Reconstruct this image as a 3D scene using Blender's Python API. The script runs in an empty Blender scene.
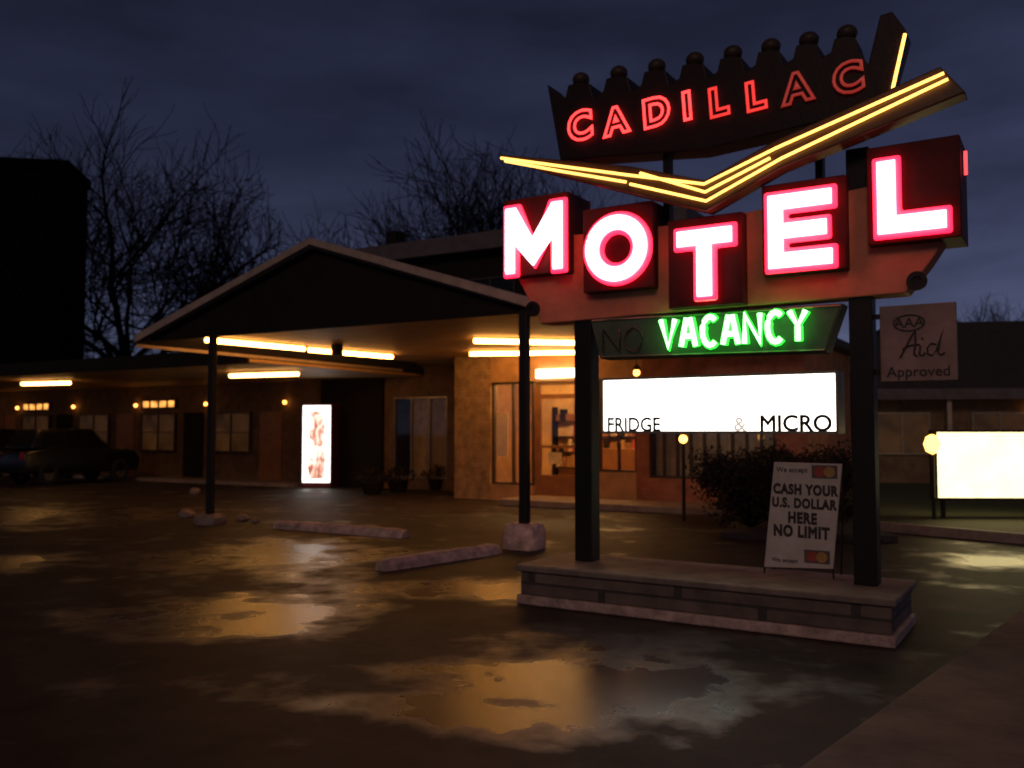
import bpy, math, random, bmesh
from mathutils import Vector, Matrix
random.seed(7)
sc=bpy.context.scene
sc.view_settings.view_transform='Standard'
sc.view_settings.look='None'
sc.view_settings.exposure=0
# ------------------------------------------------------------------ camera
FPX=900.0; TH=math.atan(46/900.0); CH=1.6
cd=bpy.data.cameras.new("camera"); cam=bpy.data.objects.new("camera",cd)
sc.collection.objects.link(cam); sc.camera=cam
cam.location=(0,0,CH); cam.rotation_euler=(math.pi/2+TH,0,0)
cd.sensor_width=36; cd.lens=FPX/1024*36; cd.clip_end=2000; cd.clip_start=.05
cd.dof.use_dof=True; cd.dof.focus_distance=4.3; cd.dof.aperture_fstop=2.2

def ray(x,y):
    xr=(x-512)/FPX; yr=-(y-384)/FPX
    return Vector((xr, math.cos(TH)-yr*math.sin(TH), math.sin(TH)+yr*math.cos(TH)))
class Frame:
    """vertical wall frame: a along the wall, b backwards, z up"""
    def __init__(s,ox,oy,deg,oz=0):
        t=math.radians(deg); s.o=Vector((ox,oy,oz)); s.u=Vector((math.cos(t),-math.sin(t),0)); s.v=Vector((math.sin(t),math.cos(t),0))
    def P(s,a,b,z): return s.o+s.u*a+s.v*b+Vector((0,0,z))
    def hit(s,x,y,b=0):
        d=ray(x,y); c=Vector((0,0,CH)); p0=s.o+s.v*b
        t=(p0-c).dot(s.v)/d.dot(s.v); p=c+d*t-p0
        return (p.dot(s.u), p.z)
def G(x,y,z=0):
    d=ray(x,y); t=(z-CH)/d.z; return (d.x*t,d.y*t)

# ------------------------------------------------------------------ materials
def newmat(name):
    m=bpy.data.materials.new(name); m.use_nodes=True
    nt=m.node_tree; return m,nt,nt.nodes["Principled BSDF"]
def pmat(name,col,rough=.6,metal=0,var=.25,scale=6,bump=.1,spec=.5):
    m,nt,b=newmat(name); N=nt.nodes; L=nt.links
    tc=N.new("ShaderNodeTexCoord"); no=N.new("ShaderNodeTexNoise"); no.inputs["Scale"].default_value=scale; no.inputs["Detail"].default_value=6
    no.inputs["Roughness"].default_value=.65
    L.new(tc.outputs["Object"],no.inputs["Vector"])
    cr=N.new("ShaderNodeValToRGB"); cr.color_ramp.elements[0].position=.3; cr.color_ramp.elements[1].position=.7
    cr.color_ramp.elements[0].color=(*[c*(1-var) for c in col],1); cr.color_ramp.elements[1].color=(*[min(1,c*(1+var)) for c in col],1)
    L.new(no.outputs["Fac"],cr.inputs["Fac"]); L.new(cr.outputs["Color"],b.inputs["Base Color"])
    b.inputs["Roughness"].default_value=rough; b.inputs["Metallic"].default_value=metal; b.inputs["Specular IOR Level"].default_value=spec
    if bump:
        bp=N.new("ShaderNodeBump"); bp.inputs["Strength"].default_value=bump; bp.inputs["Distance"].default_value=.02
        n2=N.new("ShaderNodeTexNoise"); n2.inputs["Scale"].default_value=scale*6; L.new(tc.outputs["Object"],n2.inputs["Vector"])
        L.new(n2.outputs["Fac"],bp.inputs["Height"]); L.new(bp.outputs["Normal"],b.inputs["Normal"])
    return m
def emat(name,col,st,base=(.2,.2,.2),var=0.0,scale=3):
    m,nt,b=newmat(name); N=nt.nodes; L=nt.links
    b.inputs["Base Color"].default_value=(*base,1); b.inputs["Emission Color"].default_value=(*col,1); b.inputs["Emission Strength"].default_value=st
    b.inputs["Roughness"].default_value=.3
    if var:
        tc=N.new("ShaderNodeTexCoord"); no=N.new("ShaderNodeTexNoise"); no.inputs["Scale"].default_value=scale; L.new(tc.outputs["Object"],no.inputs["Vector"])
        mr=N.new("ShaderNodeMapRange"); mr.inputs[1].default_value=.3; mr.inputs[2].default_value=.7; mr.inputs[3].default_value=st*(1-var); mr.inputs[4].default_value=st*(1+var)
        L.new(no.outputs["Fac"],mr.inputs[0]); L.new(mr.outputs[0],b.inputs["Emission Strength"])
    return m
def brickmat(name,c1,c2,mort,sc_=1.0,bw=.4,bh=.2):
    m,nt,b=newmat(name); N=nt.nodes; L=nt.links
    tc=N.new("ShaderNodeTexCoord")
    sx=N.new("ShaderNodeSeparateXYZ"); cx=N.new("ShaderNodeCombineXYZ"); ad=N.new("ShaderNodeMath"); ad.operation='ADD'
    L.new(tc.outputs["Object"],sx.inputs[0]); L.new(sx.outputs[0],ad.inputs[0]); L.new(sx.outputs[1],ad.inputs[1])
    L.new(ad.outputs[0],cx.inputs[0]); L.new(sx.outputs[2],cx.inputs[1])
    br=N.new("ShaderNodeTexBrick"); br.inputs["Scale"].default_value=sc_; br.inputs["Brick Width"].default_value=bw; br.inputs["Row Height"].default_value=bh; br.inputs["Mortar Size"].default_value=.012
    br.inputs["Color1"].default_value=(*c1,1); br.inputs["Color2"].default_value=(*c2,1); br.inputs["Mortar"].default_value=(*mort,1)
    L.new(cx.outputs[0],br.inputs["Vector"])
    no=N.new("ShaderNodeTexNoise"); no.inputs["Scale"].default_value=5; no.inputs["Detail"].default_value=8; L.new(tc.outputs["Object"],no.inputs["Vector"])
    mx=N.new("ShaderNodeMixRGB"); mx.blend_type='MULTIPLY'; mx.inputs[0].default_value=.8
    cr=N.new("ShaderNodeValToRGB"); cr.color_ramp.elements[0].position=.3; cr.color_ramp.elements[1].position=.65; cr.color_ramp.elements[0].color=(.35,.33,.3,1)
    L.new(no.outputs["Fac"],cr.inputs[0]); L.new(br.outputs["Color"],mx.inputs[1]); L.new(cr.outputs[0],mx.inputs[2]); L.new(mx.outputs[0],b.inputs["Base Color"])
    bp=N.new("ShaderNodeBump"); bp.inputs["Strength"].default_value=.5; bp.inputs["Distance"].default_value=.01; bp.invert=True
    L.new(br.outputs["Fac"],bp.inputs["Height"]); L.new(bp.outputs[0],b.inputs["Normal"]); b.inputs["Roughness"].default_value=.6
    return m
def glassmat(name,tint=(.9,.9,.9),gl=.12):
    m=bpy.data.materials.new(name); m.use_nodes=True; nt=m.node_tree; N=nt.nodes; L=nt.links; N.clear()
    o=N.new("ShaderNodeOutputMaterial"); t=N.new("ShaderNodeBsdfTransparent"); g=N.new("ShaderNodeBsdfGlossy"); x=N.new("ShaderNodeMixShader")
    t.inputs[0].default_value=(*tint,1); g.inputs["Roughness"].default_value=.04; x.inputs[0].default_value=gl
    L.new(t.outputs[0],x.inputs[1]); L.new(g.outputs[0],x.inputs[2]); L.new(x.outputs[0],o.inputs[0]); return m

M={}
M['post']=pmat("painted_steel_black",(.010,.007,.006),.5,spec=.3)
M['darkpanel']=pmat("dark_maroon_enamel",(.016,.005,.004),.5,scale=4,spec=.3)
M['knob']=pmat("dark_crown_knob",(.05,.028,.018),.5,bump=0,spec=.3)
M['boxpanel']=pmat("letter_box_enamel",(.075,.009,.008),.6,scale=4,spec=.2)
M['salmon']=pmat("faded_orange_enamel",(.62,.19,.10),.5,scale=2,var=.3)
M['gold']=pmat("chevron_enamel",(.06,.025,.008),.4,scale=4)
M['green']=pmat("vacancy_panel_enamel",(.07,.10,.06),.55)
M['redglow']=emat("red_halo_tray",(1,.010,.045),3.8)  # red halo round the neon letters, built as a glowing rim
M['faceglow']=emat("pink_face_glow",(1,.33,.42),5.0)  # neon light on the letter face put in as its own glow
M['whitetube']=emat("white_pink_neon",(1,.75,.8),4)
M['rededge']=emat("red_neon",(1,.035,.035),3.6)
M['rededge2']=emat("red_neon_dim",(1,.035,.03),1.2)
M['rededge3']=emat("red_neon_dimmest",(1,.05,.03),.26)
M['deadneon']=pmat("unlit_neon_glass",(.07,.03,.02),.3)
M['amber']=emat("amber_neon",(1,.48,.09),3.6)
M['greenneon']=emat("green_neon",(.36,1,.34),4.6)
M['greenglow']=emat("green_neon_halo",(.03,1,.05),2.2)  # green halo of the tubes, added as a wider glowing layer
M['reader']=emat("reader_board_acrylic",(1,.93,.84),3.6,var=.1,scale=2)
M['blackletter']=pmat("black_letter",(.006,.006,.006),.5,bump=0)
M['glareletter']=emat("glare_washed_letter",(1,.86,.74),.62,base=(.1,.09,.08))  # glare of the lit board put into the letter as pale emission
M['fluor']=emat("warm_fluorescent",(1,.42,.085),26)
M['fluor2']=emat("warm_fluorescent_small",(1,.48,.13),14)
M['fluor3']=emat("office_fluorescent",(1,.58,.22),150)
M['tubestandin']=emat("tube_stand_in_glow",(1,.78,.42),7)  # for the panel added in place of the hidden office tube
M['globe']=emat("warm_globe",(1,.42,.08),6)
M['sconce']=emat("warm_sconce",(1,.38,.07),6)
M['concrete']=pmat("wet_concrete",(.20,.145,.12),.65,scale=3,var=.4,bump=.3,spec=.3)
M['paleconc']=pmat("pale_painted_concrete",(.46,.30,.26),.7,scale=7,var=.5,bump=.5,spec=.3)
M['block']=brickmat("planter_stone_blocks",(.20,.135,.11),(.15,.10,.08),(.06,.045,.04),1,.45,.12)
M['brick']=brickmat("tan_brick",(.40,.26,.14),(.38,.245,.13),(.34,.22,.12),1,.25,.08)
M['stucco']=pmat("tan_stucco",(.38,.22,.11),.8,scale=3)
M['redlit_stucco']=pmat("redlit_siding",(.26,.095,.055),.8,scale=3,var=.4)  # red light falling on the wall is put into this colour
M['stucco2']=pmat("shaded_wing_siding",(.14,.08,.045),.8,scale=3,var=.4)  # darker copy of the tan wall, shade put into the colour
M['woodsiding']=pmat("dark_brown_siding",(.012,.008,.006),.8,scale=3,spec=.2)
M['ceiling']=pmat("cream_ceiling_boards",(.46,.26,.09),.6,scale=2,var=.2)
M['fascia']=pmat("weathered_fascia",(.34,.25,.20),.6,scale=4)
M['darkfascia']=pmat("dark_roof_fascia",(.09,.07,.075),.7,scale=4)  # darker tone for the roof band and the low building's fascia
M['roof']=pmat("dark_shingles",(.02,.016,.016),.75,scale=8,var=.4,bump=.4)
M['frame']=pmat("aluminium_frame",(.30,.24,.17),.35,metal=.6)
M['darkframe']=pmat("bronze_window_frame",(.05,.03,.02),.4)
M['door']=pmat("varnished_door",(.26,.11,.035),.4,scale=4)
M['curtain']=pmat("cream_curtain",(.60,.48,.30),.8,scale=5)
M['glass']=glassmat("window_glass",gl=.05)
M['darkglass']=pmat("dark_window_glass",(.01,.01,.011),.12,bump=0,spec=.3)
M['winglow']=emat("lit_transom",(1,.40,.08),1.1,base=(.3,.22,.14),var=.9,scale=2.5)
M['windim']=emat("dim_curtain",(1,.38,.10),.022,base=(.06,.045,.03),var=.6,scale=2)
M['paper']=pmat("white_board",(.52,.43,.39),.6,scale=8,var=.15)
M['print']=pmat("dark_print",(.03,.02,.02),.6,bump=0)
M['cardred']=pmat("card_logo_red",(.35,.05,.03),.5,bump=0)
M['cardyel']=pmat("card_logo_yellow",(.40,.21,.06),.5,bump=0)
M['cardblue']=pmat("card_logo_dark",(.10,.07,.07),.5,bump=0)
M['bark']=pmat("dark_bark",(.009,.007,.006),.9,scale=6,spec=.1)
M['leaf']=pmat("shrub_leaves",(.026,.018,.010),.7,scale=9,var=.5,bump=0,spec=.2)
M['grass']=pmat("grass_blades",(.045,.05,.018),.8,scale=12,var=.4)
M['soil']=pmat("soil",(.04,.03,.022),.9,scale=9,var=.4,bump=.5)
M['car']=pmat("dark_car_paint",(.010,.010,.012),.3,metal=.1,bump=0)
M['tyre']=pmat("tyre_rubber",(.012,.012,.012),.8)
M['rim']=pmat("wheel_rim",(.2,.2,.2),.4,metal=.6)
M['tail']=pmat("tail_light",(.25,.01,.01),.2,bump=0)
M['head']=pmat("head_light",(.3,.3,.3),.2,bump=0)
M['vend']=emat("vending_front",(1,.95,.9),2.6)
M['vendcase']=pmat("vending_case",(.10,.013,.010),.4)
M['lightsign']=emat("yellow_light_box",(1,.80,.36),2.6,var=.1)
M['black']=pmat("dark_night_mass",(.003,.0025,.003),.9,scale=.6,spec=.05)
m,nt,b=newmat("vending_picture"); N=nt.nodes; L=nt.links
tc=N.new("ShaderNodeTexCoord"); mp=N.new("ShaderNodeMapping"); mp.inputs["Scale"].default_value=(5,5,2.6); no=N.new("ShaderNodeTexNoise"); no.inputs["Scale"].default_value=1.1; no.inputs["Detail"].default_value=4; no.inputs["Distortion"].default_value=1.0
L.new(tc.outputs["Object"],mp.inputs[0]); L.new(mp.outputs[0],no.inputs["Vector"])
cr=N.new("ShaderNodeValToRGB"); e=cr.color_ramp.elements; e[0].position=.36; e[0].color=(.40,.14,.09,1); e[1].position=.60; e[1].color=(1,.95,.9,1)
k=e.new(.45); k.color=(.8,.36,.27,1); k=e.new(.51); k.color=(1,.78,.60,1)
L.new(no.outputs["Fac"],cr.inputs[0]); L.new(cr.outputs[0],b.inputs["Emission Color"]); b.inputs["Emission Strength"].default_value=1.3; b.inputs["Base Color"].default_value=(.2,.2,.2,1)
M['vendpic']=m

# ------------------------------------------------------------------ mesh tools
class MB:
    def __init__(s): s.v=[]; s.f=[]; s.m=[]
    def add(s,vs,fs,mi=0):
        n=len(s.v); s.v+= [Vector(p) for p in vs]; s.f+=[[i+n for i in f] for f in fs]; s.m+=[mi]*len(fs)
    def box(s,F,a0,a1,b0,b1,z0,z1,mi=0):
        vs=[F.P(a,b,z) for z in (z0,z1) for (a,b) in ((a0,b0),(a1,b0),(a1,b1),(a0,b1))]
        s.add(vs,[(3,2,1,0),(4,5,6,7),(0,1,5,4),(1,2,6,5),(2,3,7,6),(3,0,4,7)],mi); return s
    def ext(s,F,poly,b0,b1,mi=0):
        n=len(poly); vs=[F.P(a,b0,z) for a,z in poly]+[F.P(a,b1,z) for a,z in poly]
        s.add(vs,[list(range(n)),list(range(2*n-1,n-1,-1))]+[(i,(i+1)%n,n+(i+1)%n,n+i) for i in range(n)],mi); return s
    def ring(s,F,ca,cz,ra,rz,ia,iz,b0,b1,n=40,mi=0):
        vs=[]
        for b in (b0,b1):
            for (p,q) in ((ra,rz),(ia,iz)):
                for i in range(n):
                    t=2*math.pi*i/n; vs.append(F.P(ca+p*math.cos(t),b,cz+q*math.sin(t)))
        fs=[]
        for i in range(n):
            j=(i+1)%n
            fs+=[(i,j,n+j,n+i),(2*n+i,3*n+i,3*n+j,2*n+j),(i,2*n+i,2*n+j,j),(n+i,n+j,3*n+j,3*n+i)]
        s.add(vs,fs,mi); return s
    def tube(s,pts,r,n=8,closed=False,mi=0,r2=None):
        pts=[Vector(p) for p in pts]; k=len(pts); rings=[]
        for i,p in enumerate(pts):
            if closed: d=pts[(i+1)%k]-pts[i-1]
            else: d=pts[min(i+1,k-1)]-pts[max(i-1,0)]
            d.normalize(); ref=Vector((0,0,1)) if abs(d.z)<.9 else Vector((1,0,0))
            x=d.cross(ref).normalized(); y=d.cross(x)
            rr=r if r2 is None else r+(r2-r)*i/(k-1)
            rings.append([p+(x*math.cos(2*math.pi*j/n)+y*math.sin(2*math.pi*j/n))*rr for j in range(n)])
        vs=[q for rg in rings for q in rg]; fs=[]
        for i in range(k if closed else k-1):
            a=i*n; b=((i+1)%k)*n
            for j in range(n): fs.append((a+j,a+(j+1)%n,b+(j+1)%n,b+j))
        if not closed: fs+=[list(range(n)),list(range((k-1)*n,k*n))]
        s.add(vs,fs,mi); return s
    def ball(s,c,r,n=12,m=8,mi=0,sz=1):
        c=Vector(c); vs=[c+Vector((0,0,r*sz))]
        for i in range(1,m):
            t=math.pi*i/m
            for j in range(n):
                p=2*math.pi*j/n; vs.append(c+Vector((r*math.sin(t)*math.cos(p),r*math.sin(t)*math.sin(p),r*sz*math.cos(t))))
        vs.append(c-Vector((0,0,r*sz))); fs=[]
        for j in range(n): fs.append((0,1+j,1+(j+1)%n))
        for i in range(m-2):
            for j in range(n): fs.append((1+i*n+j,1+(i+1)*n+j,1+(i+1)*n+(j+1)%n,1+i*n+(j+1)%n))
        e=len(vs)-1
        for j in range(n): fs.append((e,1+(m-2)*n+(j+1)%n,1+(m-2)*n+j))
        s.add(vs,fs,mi); return s
WL={}
def thing(name,loc,label,cat,group=None):
    e=bpy.data.objects.new(name,None); e.empty_display_size=.3; e.location=loc; sc.collection.objects.link(e)
    e["label"]=label; e["category"]=cat
    if group: e["group"]=group
    WL[e]=Vector(loc); return e
def mk(name,mb,mat,parent=None,bevel=0,smooth=False,label=None,cat=None,kind=None,group=None,recalc=True):
    lo=Vector([min(v[i] for v in mb.v) for i in range(3)]); hi=Vector([max(v[i] for v in mb.v) for i in range(3)])
    c=(lo+hi)/2
    if parent is None: c.z=lo.z
    me=bpy.data.meshes.new(name); me.from_pydata([v-c for v in mb.v],[],mb.f)
    mats=mat if isinstance(mat,list) else [mat]
    for m in mats: me.materials.append(m)
    for p,i in zip(me.polygons,mb.m): p.material_index=i; p.use_smooth=smooth
    if recalc:
        bm=bmesh.new(); bm.from_mesh(me); bmesh.ops.recalc_face_normals(bm,faces=bm.faces); bm.to_mesh(me); bm.free()
    o=bpy.data.objects.new(name,me); sc.collection.objects.link(o)
    if parent is not None: o.parent=parent; o.location=c-WL[parent]
    else: o.location=c
    WL[o]=c
    if bevel:
        bv=o.modifiers.new("bevel",'BEVEL'); bv.width=bevel; bv.segments=2; bv.limit_method='ANGLE'
    if label: o["label"]=label
    if cat: o["category"]=cat
    if kind: o["kind"]=kind
    if group: o["group"]=group
    return o
def textgeo(mb,F,body,size,a,b,z,offset=0,outline=0,extr=.002,rot=0,shear=0,mi=0,align='CENTER',sx=1,bold=0,space=1):
    cu=bpy.data.curves.new("t",'FONT'); cu.body=body; cu.size=1; cu.align_x=align; cu.align_y='CENTER'; cu.shear=shear; cu.offset=offset; cu.resolution_u=4; cu.space_character=space
    if outline: cu.fill_mode='NONE'; cu.bevel_depth=outline/size; cu.bevel_resolution=1
    else:
        cu.extrude=extr
        if bold: cu.bevel_depth=bold; cu.bevel_resolution=0
    o=bpy.data.objects.new("t",cu); sc.collection.objects.link(o); dg=bpy.context.evaluated_depsgraph_get()
    me=bpy.data.meshes.new_from_object(o.evaluated_get(dg))
    c,s_=math.cos(rot),math.sin(rot); vs=[]
    for v in me.vertices:
        x=v.co.x*size*sx; y=v.co.y*size; zz=v.co.z*(size if outline else (.003/(extr+bold)))
        vs.append(F.P(a+x*c-y*s_, b-zz, z+x*s_+y*c))
    mb.add(vs,[list(p.vertices) for p in me.polygons],mi)
    bpy.data.objects.remove(o); bpy.data.curves.remove(cu); bpy.data.meshes.remove(me)
def copytree(src,loc,rotz=0,label=None,scale=None):
    c=src.copy(); sc.collection.objects.link(c); c.location=loc; c.rotation_euler=(0,0,rotz)
    if scale: c.scale=scale
    if label: c["label"]=label
    def rec(s,d):
        for ch in list(s.children):
            k=ch.copy(); sc.collection.objects.link(k); k.parent=d; rec(ch,k)
    rec(src,c); return c

# ------------------------------------------------------------------ world and faint town light
w=bpy.data.worlds.new("World"); sc.world=w; w.use_nodes=True; nt=w.node_tree; N=nt.nodes; L=nt.links
bg=N["Background"]; tc=N.new("ShaderNodeTexCoord"); sx=N.new("ShaderNodeSeparateXYZ"); L.new(tc.outputs["Generated"],sx.inputs[0])
cr=N.new("ShaderNodeValToRGB"); e=cr.color_ramp.elements
e[0].position=0; e[0].color=(.078,.092,.155,1); e[1].position=.6; e[1].color=(.007,.008,.017,1)
k=e.new(.16); k.color=(.036,.042,.084,1); k=e.new(.30); k.color=(.017,.020,.043,1)
L.new(sx.outputs[2],cr.inputs[0])
mp=N.new("ShaderNodeMapping"); mp.inputs["Scale"].default_value=(1.3,1.3,4.5); mp.inputs["Rotation"].default_value=(0,.12,0); L.new(tc.outputs["Generated"],mp.inputs[0])
no=N.new("ShaderNodeTexNoise"); no.inputs["Scale"].default_value=3.2; no.inputs["Detail"].default_value=6; no.inputs["Roughness"].default_value=.52; L.new(mp.outputs[0],no.inputs["Vector"])
mr=N.new("ShaderNodeMapRange"); mr.inputs[1].default_value=.34; mr.inputs[2].default_value=.68; mr.inputs[3].default_value=.74; mr.inputs[4].default_value=1.35; L.new(no.outputs["Fac"],mr.inputs[0])
mx=N.new("ShaderNodeMixRGB"); mx.blend_type='MULTIPLY'; mx.inputs[0].default_value=1; L.new(cr.outputs[0],mx.inputs[1]); L.new(mr.outputs[0],mx.inputs[2])
ax=N.new("ShaderNodeMapRange"); ax.inputs[1].default_value=-.3; ax.inputs[2].default_value=.50; ax.inputs[3].default_value=.9; ax.inputs[4].default_value=1.45; L.new(sx.outputs[0],ax.inputs[0])
m2=N.new("ShaderNodeMixRGB"); m2.blend_type='MULTIPLY'; m2.inputs[0].default_value=1; L.new(mx.outputs[0],m2.inputs[1]); L.new(ax.outputs[0],m2.inputs[2])
L.new(m2.outputs[0],bg.inputs[0]); bg.inputs[1].default_value=1.0
sd_=bpy.data.lights.new("town_light",'SUN'); sd_.energy=.32; sd_.angle=math.radians(14); sd_.color=(1,.70,.52); so=bpy.data.objects.new("town_light",sd_); sc.collection.objects.link(so)  # weak parallel lamp added to stand in for street light behind the camera
so.rotation_euler=Vector((.35,1,-.55)).to_track_quat('-Z','Y').to_euler()

# ------------------------------------------------------------------ ground: asphalt with shallow puddles
m,nt,b=newmat("wet_asphalt"); N=nt.nodes; L=nt.links
tc=N.new("ShaderNodeTexCoord")
def nz(scale,det,ro=.5):
    n=N.new("ShaderNodeTexNoise"); n.inputs["Scale"].default_value=scale; n.inputs["Detail"].default_value=det; n.inputs["Roughness"].default_value=ro; L.new(tc.outputs["Object"],n.inputs["Vector"]); return n
def mth(op,a,b_=None,clamp=False):
    n=N.new("ShaderNodeMath"); n.operation=op; n.use_clamp=clamp
    for i,v in enumerate((a,b_)):
        if v is None: continue
        if isinstance(v,(int,float)): n.inputs[i].default_value=v
        else: L.new(v,n.inputs[i])
    return n.outputs[0]
n1=nz(.8,4); n2=nz(150,4); n3=nz(1.5,9,.65); n4=nz(2.2,6,.6)
geo=N.new("ShaderNodeNewGeometry"); acc=None
OY=400.0 # the ground sheet's own origin lies at y=400 (see mk)
for (cx,cy,rx,ry,deg) in ((.55,6.0,1.35,.85,-20),(-.2,5.1,.9,.4,-20),(-2.2,8.1,1.7,1.1,15),(-2.9,11.6,1.3,2.2,0),(-.2,9.0,1.2,.8,0),(6.1,11.2,.9,1.3,10),(-6.5,11.0,2.2,.9,10),(-10,17,4,2.5,0)):
    mp=N.new("ShaderNodeMapping"); mp.vector_type='TEXTURE'; mp.inputs["Location"].default_value=(cx,cy,0); mp.inputs["Rotation"].default_value=(0,0,math.radians(deg)); mp.inputs["Scale"].default_value=(rx,ry,1)
    L.new(geo.outputs["Position"],mp.inputs[0]); ln=N.new("ShaderNodeVectorMath"); ln.operation='LENGTH'; L.new(mp.outputs[0],ln.inputs[0])
    v=mth('SUBTRACT',1.15,ln.outputs["Value"])
    acc=v if acc is None else mth('MAXIMUM',acc,v)
acc=mth('MAXIMUM',acc,-.25)
nzs=mth('ADD',mth('MULTIPLY',mth('SUBTRACT',n1.outputs["Fac"],.5),3.2),mth('MULTIPLY',mth('SUBTRACT',n4.outputs["Fac"],.5),2.2))
wet=mth('MULTIPLY',mth('ADD',acc,nzs),1.3,True)
cr=N.new("ShaderNodeValToRGB"); cr.color_ramp.elements[0].position=.35; cr.color_ramp.elements[1].position=.7; cr.color_ramp.elements[0].color=(.018,.013,.011,1); cr.color_ramp.elements[1].color=(.060,.042,.035,1)
L.new(n3.outputs["Fac"],cr.inputs[0]); L.new(cr.outputs[0],b.inputs["Base Color"])
def mrange(src,a,c):
    n=N.new("ShaderNodeMapRange"); n.inputs[3].default_value=a; n.inputs[4].default_value=c; L.new(src,n.inputs[0]); return n.outputs[0]
L.new(mrange(wet,.56,.23),b.inputs["Roughness"]); L.new(mrange(wet,.10,.85),b.inputs["Specular IOR Level"])
bp=N.new("ShaderNodeBump"); bp.inputs["Distance"].default_value=.010; L.new(mrange(wet,.7,.18),bp.inputs["Strength"]); L.new(n2.outputs["Fac"],bp.inputs["Height"])
L.new(bp.outputs[0],b.inputs["Normal"])
M['asphalt']=m
g=MB(); g.add([(-600,-100,0),(600,-100,0),(600,900,0),(-600,900,0)],[(0,1,2,3)])
mk("ground",g,M['asphalt'],kind="structure",recalc=False)
def slab(name,pts,z0,z1,mat,kind="structure"):
    q=MB(); n=len(pts); q.add([(x,y,z0) for x,y in pts]+[(x,y,z1) for x,y in pts],[list(range(n))[::-1],list(range(n,2*n))]+[(i,(i+1)%n,n+(i+1)%n,n+i) for i in range(n)])
    return mk(name,q,mat,kind=kind,bevel=.012)
e0=Vector((4.68,8.23)); dr=Vector((.646,.763)); nr=Vector((.763,-.646))
q0=e0-dr*9; q1=e0+dr*3.2
slab("pavement",[tuple(q0),tuple(q0+nr*7),tuple(q1+nr*7),tuple(q1)],-.05,.03,pmat("wet_pavement",(.14,.092,.072),.75,scale=1.5,var=.45,bump=.3,spec=.25))
slab("grass_verge",[(5.75,14.75),(9.1,10.7),(30,24),(30,34),(8,30)],-.05,.10,M['grass'])
slab("kerb",[(5.6,14.65),(9.0,10.5),(9.1,10.65),(5.74,14.74)],-.05,.14,M['concrete'])
slab("planting_bed",[(3.05,13.3),(5.5,12.9),(5.6,14.6),(7.2,18.2),(5.0,18.6)],-.05,.10,M['soil'])

# ------------------------------------------------------------------ planter
SG=Frame(.72,8.65,32)
PL=Frame(.08,8.4,32)
pl=thing("sign_planter",tuple(PL.P(1.6,.5,0)),"low stone block planter carrying the neon sign posts","planter")
mk("wall",MB().box(PL,0,3.2,0,.95,.09,.30),M['block'],pl,bevel=.01)
mk("footing",MB().box(PL,-.03,3.23,-.03,.98,0,.088),M['paleconc'],pl,bevel=.015)
mk("coping",MB().box(PL,-.04,3.24,-.04,.99,.302,.36),M['concrete'],pl,bevel=.015)

# ------------------------------------------------------------------ neon sign
sg=thing("neon_sign",tuple(SG.P(1.3,0,.36)),"tall neon motel sign on two black posts standing in a planter","sign")
aR=SG.hit(866,500,0)[0]
topz=3.9
mk("post",MB().box(SG,-.09,.09,-.09,.09,.362,3.2),M['post'],sg,bevel=.01)
mk("post",MB().box(SG,aR-.09,aR+.09,-.09,.09,.362,topz),M['post'],sg,bevel=.01)
def pp(F,pts,b): return [F.hit(x,y,b) for x,y in pts]
bd=mk("letter_board",MB().ext(SG,pp(SG,[(516,275),(520,240),(700,222),(945,170),(947,236),(930,262),(906,293),(720,308),(541,324)],-.12),-.12,.12),M['salmon'],sg,bevel=.012)
for (x,y) in ((533,309),(917,281)):
    a,z=SG.hit(x,y,-.13); cap=MB(); cap.ring(SG,a,z,.075,.075,.035,.035,-.15,-.1215,24)
    so_=mk("round_socket",cap,M['post'],bd)
    mk("bulb_cover",MB().ring(SG,a,z,.034,.034,.001,.001,-.135,-.1215,20),M['post'],so_)
def lpoly(ch,x0,y0,x1,y1,t):
    W=x1-x0; H=y1-y0; m_=(x0+x1)/2
    if ch=='M': return [(x0,y0),(x0,y1),(x0+t*1.05,y1),(m_,y0+.48*H),(x1-t*1.05,y1),(x1,y1),(x1,y0),(x1-t*.95,y0),(x1-t*.95,y0+.50*H),(m_,y0+.08*H),(x0+t*.95,y0+.50*H),(x0+t*.95,y0)]
    if ch=='T': return [(m_-t/2,y0),(m_-t/2,y1-t),(x0,y1-t),(x0,y1),(x1,y1),(x1,y1-t),(m_+t/2,y1-t),(m_+t/2,y0)]
    if ch=='E': 
        c=(y0+y1)/2; return [(x0,y0),(x0,y1),(x1,y1),(x1,y1-t),(x0+t,y1-t),(x0+t,c+t/2),(x1-.08*W,c+t/2),(x1-.08*W,c-t/2),(x0+t,c-t/2),(x0+t,y0+t),(x1,y0+t),(x1,y0)]
    if ch=='L': return [(x0,y0),(x0,y1),(x0+t,y1),(x0+t,y0+t),(x1,y0+t),(x1,y0)]
LET=[('M',(505,563,204,272),(503,568,196,275),.125),('O',(585,648,214,282),(583,653,205,290),.15),('T',(676,733,228,297),(668,743,216,306),.15),
     ('E',(767,833,191,267),(762,846,180,272),.14),('L',(876,947,156,232),(867,961,141,241),.15)]
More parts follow.
